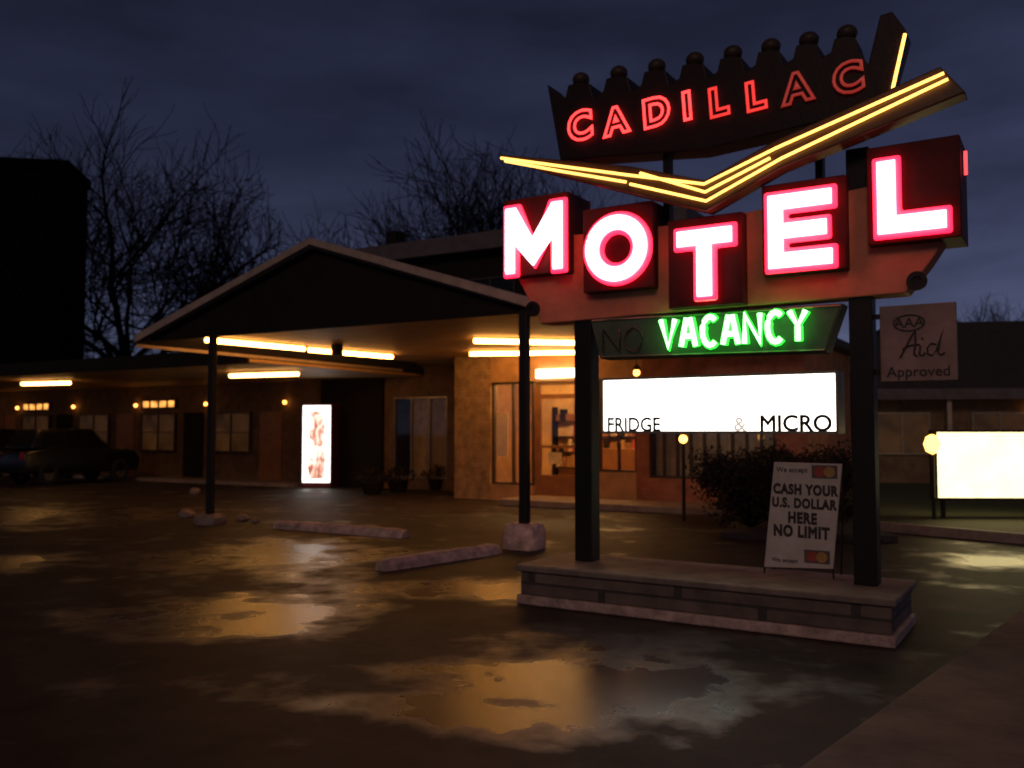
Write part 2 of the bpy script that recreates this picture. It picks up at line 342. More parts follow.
for ch,(x0,x1,y0,y1),(bx0,bx1,by0,by1),t in LET:
    bf=-.24
    a0,_=SG.hit(bx0,(by0+by1)/2,bf); a1,_=SG.hit(bx1,(by0+by1)/2,bf); zt=SG.hit((bx0+bx1)/2,by0,bf)[1]; zb=SG.hit((bx0+bx1)/2,by1,bf)[1]
    bx=mk("letter_box",MB().box(SG,a0,a1,bf,.24,zb,zt),M['boxpanel'],sg,bevel=.01)
    la,_=SG.hit(x0,(y0+y1)/2,bf-.07); lb,_=SG.hit(x1,(y0+y1)/2,bf-.07); lt=SG.hit((x0+x1)/2,y0,bf-.07)[1]; lo=SG.hit((x0+x1)/2,y1,bf-.07)[1]
    for side in (1,-1):
        f0=bf if side==1 else .24
        s=-side
        def Bd(d): return f0+s*d
        halo=MB(); core=MB(); tub=MB(); gl=.030; 
        if ch=='O':
            ca,cz=(la+lb)/2,(lt+lo)/2; ra,rz=(lb-la)/2,(lt-lo)/2
            halo.ring(SG,ca,cz,ra+gl,rz+gl,ra-t-gl,rz-t-gl,Bd(.012),Bd(.06)); core.ring(SG,ca,cz,ra-.006,rz-.006,ra-t+.006,rz-t+.006,Bd(.063),Bd(.075))
            for k in (.03,):
                tub.tube([SG.P(ca+(ra-k)*math.cos(i*math.pi/20),Bd(.09),cz+(rz-k)*math.sin(i*math.pi/20)) for i in range(40)],.017,6,True)
        else:
            def tr(p): return p if side==1 else [(la+lb-x,y) for x,y in p]
            halo.ext(SG,tr(lpoly(ch,la-gl,lo-gl,lb+gl,lt+gl,t+2*gl)),Bd(.012),Bd(.06))
            core.ext(SG,tr(lpoly(ch,la+.006,lo+.006,lb-.006,lt-.006,t-.012)),Bd(.063),Bd(.075))
            tub.tube([SG.P(x,Bd(.09),z) for x,z in tr(lpoly(ch,la+.03,lo+.03,lb-.03,lt-.03,t-.06))],.016,6,True)
        mk("letter_halo",halo,M['redglow'],bx,bevel=.02); mk("letter_face",core,M['faceglow'],bx,bevel=.006); mk("neon_tube",tub,M['whitetube'],bx,smooth=True)  # outer layer is the painted halo, the face glows by itself
    if ch=='L':
        sd=MB().tube([SG.P(a1+.03,-.17,zt-.12),SG.P(a1+.03,-.17,zt-.30)],.012,6)
        mk("side_tube",sd,M['rededge'],bx)
top=[(547,84),(556,93)]
for i in range(8):
    cx=580+i*38; py=90-i*6.6
    top+=[(cx-15,py+8),(cx-12,py-5),(cx-2,py-8),(cx+9,py-7),(cx+13,py+7)]
top+=[(868,64),(880,15),(892,11),(906,30),(886,104)]
low=[(870,110),(700,150),(655,153),(560,160)]
cp=mk("name_panel",MB().ext(SG,pp(SG,top+low,-.14),-.14,.14),M['darkpanel'],sg,bevel=.01)
for i in range(8):
    a,z=SG.hit(581+i*38,80-i*6.6,0); mk("crown_knob",MB().ball(SG.P(a,0,z),.085,14,9,sz=.85),M['knob'],cp,smooth=True)
CL=[('C',580,127,33),('A',616,122,31),('D',656,113,33),('I',687,107,32),('L',718,103,33),('L',755,97,33),('A',797,89,34),('C',848,79,35)]
bb=-.17
for i,(ch,x,y,h) in enumerate(CL):
    a,z=SG.hit(x,y,bb); z2=SG.hit(x,y-h/2,bb)[1]; hh=(z2-z)*2
    tb=MB(); textgeo(tb,SG,ch,hh/.88,a,bb,z,offset=.040,outline=.0135,rot=math.radians(4),sx=.98)
    mk("neon_tube",tb,M['rededge'] if i<4 else (M['rededge2'] if i<6 else M['rededge3']),cp,smooth=True)
s1=MB().tube([SG.P(*((lambda h:(h[0],-.16,h[1]))(SG.hit(x,y,-.16)))) for x,y in ((905,34),(892,92))],.014,8)
mk("amber_tube",s1,M['amber'],cp)
cb=-.36
cv=mk("chevron",MB().ext(SG,pp(SG,[(497,154),(630,166),(704,180),(775,140),(940,66),(966,92),(780,168),(706,211),(620,190),(540,170)],cb),cb,-.17),M['gold'],sg,bevel=.012)
for pts in ([(501,158),(560,166),(628,175),(704,184),(776,148),(944,73)],[(630,184),(706,201),(782,158),(948,79)],[(505,161),(560,171),(626,182)],[(640,173),(705,192),(770,158)]):
    mk("neon_tube",MB().tube([SG.P(SG.hit(x,y,cb-.03)[0],cb-.03,SG.hit(x,y,cb-.03)[1]) for x,y in pts],.0125,8),M['amber'],cv,smooth=True)
for x in (668,820):
    a,_=SG.hit(x,160,0); mk("bracket",MB().box(SG,a-.03,a+.03,-.05,.05,SG.hit(x,230,0)[1],SG.hit(x,120,0)[1]),M['post'],sg)
vb=mk("vacancy_board",MB().ext(SG,pp(SG,[(590,319),(843,303),(826,352),(600,359)],-.115),-.115,.10),M['green'],sg,bevel=.01)
fr=pp(SG,[(592,321),(840,305.5),(824,350),(602,357)],-.12)
mk("trim",MB().tube([SG.P(a,-.12,z) for a,z in fr],.008,6,True),M['frame'],vb)
def arc(cx,cy,rx,ry,t0,t1,n=12): return [(cx+rx*math.cos(math.radians(t0+(t1-t0)*i/n)),cy+ry*math.sin(math.radians(t0+(t1-t0)*i/n))) for i in range(n+1)]
SF={'A':[[(0,0),(.38,1),(.62,1),(1,0)],[(.18,.36),(.82,.36)]],'C':[arc(.55,.5,.5,.5,50,310)],'V':[[(0,1),(.5,0),(1,1)]],'N':[[(0,0),(0,1),(1,0),(1,1)]],'Y':[[(0,1),(.5,.5),(1,1)],[(.5,.5),(.5,0)]],'O':[arc(.5,.5,.5,.5,0,350)]}
def word(txt,x0,x1,yb,yt,b,r,mat,par,gap=.38,back=None):
    a0,_=SG.hit(x0,(yb+yt)/2,b); a1,_=SG.hit(x1,(yb+yt)/2,b); zb=SG.hit((x0+x1)/2,yb,b)[1]; zt=SG.hit((x0+x1)/2,yt,b)[1]
    n=len(txt); w=(a1-a0)/(n+(n-1)*gap)
    for i,ch in enumerate(txt):
        q=MB(); q2=MB(); ox=a0+i*w*(1+gap)
        for st in SF[ch]:
            q.tube([SG.P(ox+px*w,b,zb+py*(zt-zb)) for px,py in st],r,8)
            q2.tube([SG.P(ox+px*w,b+.03,zb+py*(zt-zb)) for px,py in st],r+.014,8)
        if back: mk("halo_backing",q2,M['greenglow'],par,smooth=True)  # glowing layer that imitates the halo behind each letter
        mk("neon_tube",q,mat,par,smooth=True)
word("VACANCY",661,806,344,315,-.185,.023,M['greenneon'],vb,gap=.42,back=True)
word("NO",603,642,352,328,-.15,.010,M['deadneon'],vb,.3)
c0=SG.hit(604,406,-.10); c1=SG.hit(836,404,-.10); zt=SG.hit(720,377,-.10)[1]; zb=SG.hit(720,431,-.10)[1]
rb=mk("reader_board",MB().box(SG,c0[0],c1[0],-.10,.10,zb,zt),M['reader'],sg)
q=MB()
for (z0,z1) in ((zb-.022,zb-.001),(zt+.001,zt+.022)): q.box(SG,c0[0]-.02,c1[0]+.02,-.12,.12,z0,z1)
for (x0,x1) in ((c0[0]-.022,c0[0]-.001),(c1[0]+.001,c1[0]+.022)): q.box(SG,x0,x1,-.12,.12,zb-.001,zt+.001)
mk("frame",q,M['frame'],rb)
q=MB(); textgeo(q,SG,"FRIDGE",.18,c0[0]+.03,-.104,zb+.052,align='LEFT',sx=.9,bold=.026)
mk("lettering",q,M['blackletter'],rb)
q=MB(); textgeo(q,SG,"MICRO",.19,c1[0]-.03,-.104,zb+.058,align='RIGHT',bold=.026)
mk("lettering",q,M['blackletter'],rb)
q=MB(); textgeo(q,SG,"&",.17,c1[0]-.80,-.104,zb+.054,bold=.02)
mk("glare_washed_lettering",q,M['glareletter'],rb)

# hanging approval sign
hs=thing("hanging_sign",tuple(SG.P(aR+.35,0,2.0)),"square pale approved sign bolted to the neon sign post","sign")
a0,_=SG.hit(880,343,-.02); a1,_=SG.hit(957,343,-.02); zt=SG.hit(918,304,-.02)[1]; zb=SG.hit(918,381,-.02)[1]
pn=mk("panel",MB().box(SG,a0,a1,-.02,.02,zb,zt),pmat("faded_sign_panel",(.28,.175,.15),.6,scale=5),hs,bevel=.008)
mk("bracket",MB().box(SG,aR+.091,a0-.001,-.015,.015,zt-.1,zt-.06),M['post'],hs)
mk("bracket",MB().box(SG,aR+.091,a0-.001,-.015,.015,zb+.06,zb+.1),M['post'],hs)
ac=(a0+a1)/2; hz=zt-zb; q=MB()
q.ring(SG,ac-.06,zt-.24*hz,.12,.07,.106,.056,-.025,-.0215,30)
mk("oval_emblem",q,M['print'],pn)
q=MB(); textgeo(q,SG,"AAA",.11,ac-.06,-.024,zt-.24*hz,bold=.012); mk("lettering",q,M['print'],pn)
def scr(pts): return [SG.P(ac-.13+.30*x,-.026,zb+.30*hz+.24*y) for x,y in pts]
q=MB().tube(scr([(0,.02),(.12,.3),(.30,.75),(.38,.92),(.38,.5),(.34,.12),(.42,.05)]),.008,6)
q.tube(scr([(.06,.30),(.25,.42),(.46,.44),(.50,.38),(.47,.10),(.54,.06),(.62,.16)]),.007,6)
q.tube(scr([(.88,.42),(.76,.46),(.66,.30),(.68,.10),(.78,.06),(.88,.22),(.98,.60),(1.08,.98),(.98,.60),(.92,.15),(.98,.06),(1.08,.14)]),.007,6)
q.tube(scr([(.54,.62),(.56,.64)]),.011,6)
mk("script_lettering",q,M['print'],pn)
q=MB(); textgeo(q,SG,"Approved",.115,ac,-.024,zb+.12*hz,bold=.010); mk("lettering",q,M['print'],pn)

# cash board
cs=thing("pavement_sign",tuple(SG.P(1.9,.08,.362)),"white board on wire stand offering cash for dollars, on the planter","sign")
CS=Frame(*SG.P(0,.10,0)[:2],32)
tl=CS.hit(774,462,0); tr_=CS.hit(842,464,0); br_=CS.hit(833,569,0); bl=CS.hit(764,567,0)
pn=mk("board",MB().ext(CS,[bl,br_,tr_,tl],0,.025),M['paper'],cs,bevel=.004)
def bil(s,t): 
    x=(1-s)*((1-t)*bl[0]+t*tl[0])+s*((1-t)*br_[0]+t*tr_[0]); z=(1-s)*((1-t)*bl[1]+t*tl[1])+s*((1-t)*br_[1]+t*tr_[1]); return x,z
for txt,t,sz in (("CASH YOUR",.74,.115),("U.S. DOLLAR",.61,.11),("HERE",.47,.125),("NO LIMIT",.34,.13)):
    q=MB(); a,z=bil(.5,t); textgeo(q,CS,txt,sz,a,-.004,z,rot=math.radians(-1),sx=.76,bold=.058,space=1.13); mk("lettering",q,M['print'],pn)
for (s,t,sz) in ((.28,.93,.06),(.3,.07,.05)):
    q=MB(); a,z=bil(s,t); textgeo(q,CS,"We accept",sz,a,-.004,z,bold=.01); mk("lettering",q,M['print'],pn)
for (s,t) in ((.77,.92),(.77,.11)):
    x,z=bil(s,t)
    mk("card_mark",MB().ext(CS,[(x-.11,z-.055),(x+.10,z-.055),(x+.10,z+.055),(x-.11,z+.055)],-.003,-.0005),M['cardblue'],pn)
    mk("card_circle",MB().ring(CS,x-.045,z,.045,.045,.001,.001,-.006,-.0035,24),M['cardred'],pn)
    mk("card_circle",MB().ring(CS,x+.035,z,.045,.045,.001,.001,-.0095,-.0065,24),M['cardyel'],pn)
for (p,q_) in ((bl,tl),(br_,tr_)):
    st=MB(); st.tube([CS.P(p[0],.012,.362),CS.P(p[0],.012,p[1])],.008,6)
    mk("wire_leg",st,M['post'],cs)
    mk("wire_leg",MB().tube([CS.P(q_[0],.04,q_[1]-.05),CS.P(p[0],.30,.362)],.008,6),M['post'],cs)

# ------------------------------------------------------------------ entrance canopy
B=Frame(.17,12.3,30.5)
cn=thing("entrance_canopy",tuple(B.P(-3.95,3.4,0)),"gabled entrance canopy with dark gable front and lit cream ceiling","canopy")
mk("post",MB().box(B,-.06,.06,-.06,.06,.28,3.24),M['post'],cn,bevel=.01)
mk("post",MB().box(B,-6.23,-6.12,-.05,.06,.14,3.24),M['post'],cn,bevel=.01)
AL,AR,AM=-8.2,.3,-3.95; ZE=3.32; ZR=4.66; V1=8.0; ZK=3.34
mk("gable",MB().ext(B,[(AL+.25,3.24),(AR-.25,3.24),(AR-.25,ZE+.02),(AM,ZR-.10),(AL+.25,ZE+.02)],.15,.28),M['woodsiding'],cn)
mk("ceiling",MB().box(B,AL+.55,AR-.55,.29,6.99,ZK,ZK+.05),M['ceiling'],cn)
mk("roof",MB().ext(B,[(AL,ZE-.14),(AL,ZE),(AM,ZR),(AR,ZE),(AR,ZE-.14),(AM,ZR-.14)],.02,V1),M['roof'],cn)
mk("fascia",MB().ext(B,[(AL-.03,ZE-.12),(AL-.03,ZE+.02),(AM,ZR+.02),(AR+.03,ZE+.02),(AR+.03,ZE-.12),(AM,ZR-.09)],-.03,.018),M['fascia'],cn)
mk("eave_fascia",MB().box(B,AR+.003,AR+.035,.02,V1,ZE-.2,ZE+.02),M['fascia'],cn)
mk("eave_fascia",MB().box(B,AL-.035,AL-.003,.02,V1,ZE-.2,ZE+.02),M['fascia'],cn)
def fluor(F,a0,b0,a1,b1,z,par,mat,r=.045):
    mk("light_tube",MB().tube([F.P(a0,b0,z),F.P(a1,b1,z)],r,10),mat,par,smooth=True)
    hb=MB(); d=(F.P(a1,b1,0)-F.P(a0,b0,0)); L_=d.length; ang=math.degrees(math.atan2(-d.y,d.x)); c=(F.P(a0,b0,0)); 
    K=Frame(c.x,c.y,ang); hb.box(K,-.02,L_+.02,-.09,.09,z+r+.006,z+r+.02); mk("light_housing",hb,M['fascia'],par)
def onceil(x,y,z=3.27):
    X,Y=G(x,y,z); v=Vector((X,Y,0))-Vector((B.o.x,B.o.y,0)); return v.dot(B.u),v.dot(B.v)
for (p,q_) in (((206,340),(304,349)),((309,350),(392,357)),((474,341),(578,343)),((470,354),(578,352.5))):
    A0=onceil(*p); A1=onceil(*q_)
    fluor(B,A0[0],A0[1],A1[0],A1[1],3.27,cn,M['fluor'])
mk("ceiling_fitting",MB().tube([B.P(-6.2,3.2,ZK-.002),B.P(-6.2,3.2,ZK-.22)],.12,12),M['woodsiding'],cn)
hl=thing("hanging_lantern",tuple(B.P(-.6,5.4,3.33)),"small glowing lantern hanging under the canopy","lantern")
mk("chain",MB().tube([B.P(-.6,5.4,3.335),B.P(-.6,5.4,2.86)],.008,6),M['post'],hl)
q=MB().tube([B.P(-.6,5.4,2.86),B.P(-.6,5.4,2.75)],.02,8,r2=.11); mk("cap",q,M['gold'],hl)
mk("globe",MB().ball(B.P(-.6,5.4,2.70),.065),M['globe'],hl,smooth=True)
def lump(n_,c,rx,ry,h,seed,mat,lab,cat):
    rn=random.Random(seed); q=MB(); c=Vector(c); n=20; prof=((1.0,0),(1.02,.35),(.98,.7),(.86,.92),(.6,1.0)); vs=[]
    for k,(s_,z) in enumerate(prof):
        for j in range(n):
            t=2*math.pi*j/n; cc=math.copysign(abs(math.cos(t))**.6,math.cos(t)); ss=math.copysign(abs(math.sin(t))**.6,math.sin(t)); e_=1+rn.uniform(-.05,.05)
            vs.append(B.P((c.x)+rx*s_*cc*e_,c.y+ry*s_*ss*e_,h*z+(rn.uniform(-.015,.015) if k else 0)))
    fs=[list(range((len(prof)-1)*n,len(prof)*n))]
    for k in range(len(prof)-1):
        for j in range(n): fs.append((k*n+j,k*n+(j+1)%n,(k+1)*n+(j+1)%n,(k+1)*n+j))
    q.add(vs,fs); return mk(n_,q,mat,None,smooth=False,label=lab,cat=cat)
lump("concrete_footing",(0,0,0),.26,.24,.34,3,M['paleconc'],"rough rounded pale pinkish footing block under the canopy post","concrete block")
lump("concrete_footing",(-6.17,0,0),.24,.22,.17,4,M['concrete'],"low dirty rounded footing at the far canopy post","concrete block")
for i,(x,y,s_) in enumerate(((186,518,.14),(243,521,.11),(256,523,.08),(195,494,.13))):
    X,Y=G(x,y); q=MB().ball((X,Y,s_*.5),s_,9,7,sz=.7); rn=random.Random(i)
    q.v=[v+Vector((rn.uniform(-1,1),rn.uniform(-1,1),rn.uniform(-.5,.5)))*s_*.15 for v in q.v]
    mk("rock",q,M['concrete'],None,label="pale rough rock lying on wet asphalt",cat="rock",group="rocks by the canopy post")
def wstop(pa,pb,lab,sd):
    a=Vector(G(*pa)); b_=Vector(G(*pb)); d=b_-a; K=Frame(a.x,a.y,math.degrees(math.atan2(-d.y,d.x))); l=d.length
    q=MB(); rn=random.Random(sd); prof=((-.1,0),(-.09,.08),(-.05,.13),(.05,.13),(.09,.08),(.1,0)); n=12; vs=[]
    for i in range(n+1):
        k=.85 if i in (0,n) else 1
        for j,(bb_,z) in enumerate(prof): vs.append(K.P(l*i/n,bb_*k+rn.uniform(-.006,.006),z*k+(rn.uniform(-.012,.008) if z>0 else 0)))
    fs=[list(range(6)),list(range(n*6+5,n*6-1,-1))]
    for i in range(n):
        for j in range(6): fs.append((i*6+j,i*6+(j+1)%6,i*6+6+(j+1)%6,i*6+6+j))
    q.add(vs,fs); mk("wheel_stop",q,M['paleconc'],None,label=lab,cat="parking kerb",group="concrete wheel stops on the lot")
wstop((277,528),(406,538),"worn concrete wheel stop under the canopy edge",1); wstop((380,571),(497,553),"worn pale concrete wheel stop on wet asphalt",2)

# ------------------------------------------------------------------ office building
of=thing("motel_office",tuple(B.P(-1.4,8.5,0)),"single storey motel office with tan pier, glass door and lit windows","building")
Z1=3.33; UE=2.2
mk("wall",MB().box(B,-5.9,-4.9,7.0,7.3,0,Z1),M['brick'],of,label="pale tan corner pier")
mk("wall",MB().box(B,-4.9,-3.8,7.02,7.22,0,.35),M['stucco'],of)
mk("wall",MB().box(B,-2.6,-1.302,7.02,7.22,0,.7),M['stucco'],of)
mk("wall",MB().box(B,-4.9,-1.15,7.02,7.22,2.7,Z1),M['stucco'],of)
mk("wall",MB().box(B,-1.3,-1.0,7.02,7.22,0,2.699).box(B,-1.0,1.6,7.02,7.22,0,.6).box(B,-1.148,1.6,7.02,7.22,2.7,Z1).box(B,1.6,UE,7.02,7.22,0,Z1),M['redlit_stucco'],of,label="siding with red light painted in, beyond the glass door")
mk("end_wall",MB().box(B,UE-.2,UE,7.222,12,0,Z1),M['redlit_stucco'],of)
mk("end_wall",MB().box(B,-5.9,-5.7,7.3,10.6,0,Z1),M['stucco'],of)
mk("back_wall",MB().box(B,-5.7,UE-.2,10.4,10.6,0,Z1),pmat("interior_wall",(.7,.46,.2),.8,scale=2),of)
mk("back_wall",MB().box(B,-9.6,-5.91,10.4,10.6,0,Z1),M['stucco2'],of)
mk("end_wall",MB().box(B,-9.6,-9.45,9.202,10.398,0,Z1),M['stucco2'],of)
mk("partition",MB().box(B,-1.2,-1.1,7.23,10.39,.121,3.11),M['redlit_stucco'],of)
mk("floor",MB().box(B,-5.7,UE-.2,7.23,10.39,.0,.12),M['door'],of)
mk("roof",MB().box(B,-5.95,UE+.3,7.0,12,3.335,3.5),M['roof'],of)
mk("ceiling",MB().box(B,-5.7,UE-.2,7.23,10.39,3.12,3.2),M['ceiling'],of)
mk("roof_fascia",MB().box(B,.36,UE+.33,6.3,6.98,3.2,3.5),M['fascia'],of)
mk("porch_step",MB().box(B,-3.9,1.4,5.7,6.99,0,.14),M['concrete'],of,bevel=.02)
def window(F,a0,a1,z0,z1,b,par,mat,mull=1,rails=0,curt=False,name="window",wide=(0,1),fm='frame'):
    wn=mk(name,MB().box(F,a0+.05,a1-.05,b+.05,b+.06,z0+.05,z1-.05),mat,par)
    q=MB().box(F,a0,a1,b,b+.1,z0,z0+.05).box(F,a0,a1,b,b+.1,z1-.05,z1).box(F,a0,a0+.05,b,b+.1,z0+.05,z1-.05).box(F,a1-.05,a1,b,b+.1,z0+.05,z1-.05)
    for i in range(mull):
        x=a0+(a1-a0)*(i+1)/(mull+1); q.box(F,x-.025,x+.025,b+.01,b+.09,z0+.05,z1-.05)
    for i in range(rails):
        z=z0+(z1-z0)*(i+1)/(rails+1); q.box(F,a0+.05,a1-.05,b+.012,b+.088,z-.015,z+.015)
    mk("window_frame",q,M[fm],wn)
    if curt:
        n=40; q=MB(); vs=[]; W=a1-a0-.12
        for i in range(n+1):
            x=a0+.06+W*(wide[0]+(wide[1]-wide[0])*i/n); vs+= [F.P(x,b+.16+.03*math.sin(i*1.9),z0+.05),F.P(x,b+.16+.03*math.sin(i*1.9+.4),z1-.05)]
        q.add(vs,[(2*i,2*i+2,2*i+3,2*i+1) for i in range(n)]); mk("curtain",q,M['curtain'],wn,recalc=False)
    return wn
window(B,-4.9,-3.8,.35,2.7,7.08,of,M['glass'],1,fm='darkframe')
window(B,-2.6,-1.3,.7,2.7,7.08,of,M['glass'],2,curt=True,wide=(0,.3),fm='darkframe')
window(B,-1.0,1.6,.6,2.7,7.08,of,M['glass'],8,curt=True,wide=(0,1),fm='darkframe')
dr_=mk("door",MB().box(B,-3.77,-3.62,7.08,7.14,.14,2.68).box(B,-2.78,-2.63,7.08,7.14,.14,2.68).box(B,-3.62,-2.78,7.08,7.14,.14,.6).box(B,-3.62,-2.78,7.08,7.14,2.3,2.4).box(B,-3.62,-2.78,7.08,7.14,2.6,2.68).box(B,-3.62,-2.78,7.082,7.138,1.20,1.26),M['door'],of)
mk("door_glass",MB().box(B,-3.62,-2.78,7.10,7.11,.6,2.3),M['glass'],dr_)
mk("handle",MB().tube([B.P(-2.74,7.03,1.0),B.P(-2.74,7.03,1.4)],.015,8),M['rim'],dr_)
mk("notice",MB().box(B,-3.45,-3.1,7.085,7.097,.85,1.1),M['curtain'],dr_)
mk("poster",MB().box(B,-4.80,-4.5,7.10,7.11,1.0,2.0),M['paper'],of)
mk("tube_stand_in",MB().box(B,-3.65,-2.72,6.9,7.018,2.76,2.95),M['tubestandin'],of,bevel=.01)  # added lit panel, stands in for the interior tube behind the header
mk("counter",MB().box(B,-3.2,-1.3,9.0,9.5,.121,1.15),M['door'],of)
rnd=random.Random(4)
mats_=[M['cardred'],M['curtain'],M['cardyel'],M['woodsiding'],M['door']]
sh=mk("shelf",MB().box(B,-4.9,-1.3,10.15,10.38,.6,.64).box(B,-4.9,-1.3,10.15,10.38,1.0,1.04).box(B,-4.9,-1.3,10.15,10.38,1.4,1.44).box(B,-4.9,-1.3,10.15,10.38,1.8,1.84).box(B,-4.94,-4.9,10.1,10.38,.121,2.2).box(B,-3.1,-3.06,10.1,10.38,.121,2.2),M['woodsiding'],of)
q=MB()
for j in range(4):
    x=-4.85
    while x<-1.4:
        w_=rnd.uniform(.05,.16); h_=rnd.uniform(.12,.32)
        if rnd.random()<.85: q.box(B,x,x+w_,10.17,10.32,.641+.4*j,.641+.4*j+h_,rnd.randint(0,4))
        x+=w_+.02
so2=mk("shelf_goods",q,mats_,sh); so2["kind"]="stuff"
fluor(B,-4.6,7.9,-3.2,7.9,3.0,of,M['fluor3'],r=.04)
fluor(B,-2.6,8.6,-1.4,8.6,3.0,of,M['fluor3'],r=.04)
mk("wall_lamp",MB().ball(B.P(-2.3,10.0,2.3),.11,12,8),M['globe'],of,smooth=True)
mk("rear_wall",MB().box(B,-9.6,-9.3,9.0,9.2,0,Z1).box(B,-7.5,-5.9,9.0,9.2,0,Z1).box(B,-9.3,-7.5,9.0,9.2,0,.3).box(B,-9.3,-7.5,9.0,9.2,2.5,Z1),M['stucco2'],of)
mk("dark_panelling",MB().box(B,-11.85,-9.6,8.9,9.2,0,Z1),M['woodsiding'],of)
window(B,-9.3,-7.5,.3,2.5,9.02,of,M['glass'],2,curt=True,wide=(.3,1))
mk("rear_ceiling",MB().box(B,AL+.05,-5.9,7.0,10.39,3.335,3.5),M['ceiling'],of)

# ------------------------------------------------------------------ two storey block behind
ub=thing("two_storey_block",tuple(B.P(-6,12,0)),"dark two storey building with dim roof band behind the canopy","building")
mk("wall",MB().box(B,-11,-1.2,10.62,16,0,3.505).box(B,-11,-1.2,9.25,16,3.51,6.3),M['woodsiding'],ub)
mk("roof_band",MB().box(B,-11.4,-.8,8.9,16.3,6.302,6.75),M['darkfascia'],ub)
for a in (-9.8,-7,-4.2): window(B,a,a+1.5,4.3,5.6,9.14,ub,M['darkglass'],1,fm='darkframe')
mk("chimney",MB().box(B,-11.2,-10.8,11,11.5,6.752,7.7),M['woodsiding'],ub)

# ------------------------------------------------------------------ motel wing
wg=thing("motel_wing",tuple(B.P(-24,9,0)),"long low motel wing with covered walkway, doors and lit windows","building")
WL0=-42
mk("roof",MB().box(B,WL0,-8.26,2.8,14,3.10,3.30),M['roof'],wg)
mk("fascia",MB().box(B,WL0,-8.26,2.74,2.797,3.0,3.32),M['woodsiding'],wg)
mk("ceiling",MB().box(B,WL0,-8.27,2.8,8.89,3.04,3.098),M['ceiling'],wg)
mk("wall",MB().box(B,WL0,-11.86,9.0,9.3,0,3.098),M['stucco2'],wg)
mk("walkway",MB().box(B,WL0,-11.9,7.9,8.99,0,.1),M['concrete'],wg)
for i in range(8):
    a=-13.9-i*3.4
    mk("door",MB().box(B,a-.45,a+.45,8.95,8.998,.1,2.15),M['woodsiding'] if i%2 else M['door'],wg,bevel=.005)
    window(B,a-2.5,a-.8,.9,2.15,8.89,wg,M['windim'],1,rails=1,fm='darkframe')
    if i in (1,3,4,6): window(B,a-2.5,a-.8,2.3,2.6,8.89,wg,M['winglow'],3,name="transom_window",fm='darkframe')
    q=MB().ball(B.P(a+.65,8.88,2.42),.06,10,7); mk("wall_lamp",q,M['sconce'],wg,smooth=True)
for i,(p,q_) in enumerate((((230,376),(298,374)),((22,384),(70,383)))):
    A0=onceil(*p,z=2.94); A1=onceil(*q_,z=2.94)
    fluor(B,A0[0],A0[1],A1[0],A1[1],2.94,wg,M['fluor2'],r=.05)
fluor(B,-29,5.5,-27.4,5.5,2.94,wg,M['fluor2'],r=.05)
mk("post",MB().box(B,-33.06,-32.94,2.9,3.02,0,3.03),M['post'],wg)
mk("post",MB().box(B,-26.06,-25.94,2.9,3.02,0,3.03),M['post'],wg)

# vending machine
VM=Frame(*B.P(-11.25,8.1,0)[:2],8)
vm=thing("vending_machine",tuple(VM.P(0,.35,0)),"bright white glowing drinks vending machine with red print","vending machine")
mk("case",MB().box(VM,-.42,.42,0,.75,0,2.32),M['vendcase'],vm,bevel=.02)
fp=mk("lit_front",MB().box(VM,-.40,.40,-.035,-.002,.15,2.28),M['vend'],vm,bevel=.02)
mk("picture_print",MB().ext(VM,[(-.20,.25),(.24,.25),(.28,.7),(.20,1.2),(.26,1.7),(.14,2.1),(-.16,2.15),(-.26,1.7),(-.16,1.2),(-.26,.7)],-.042,-.037),M['vendpic'],fp)

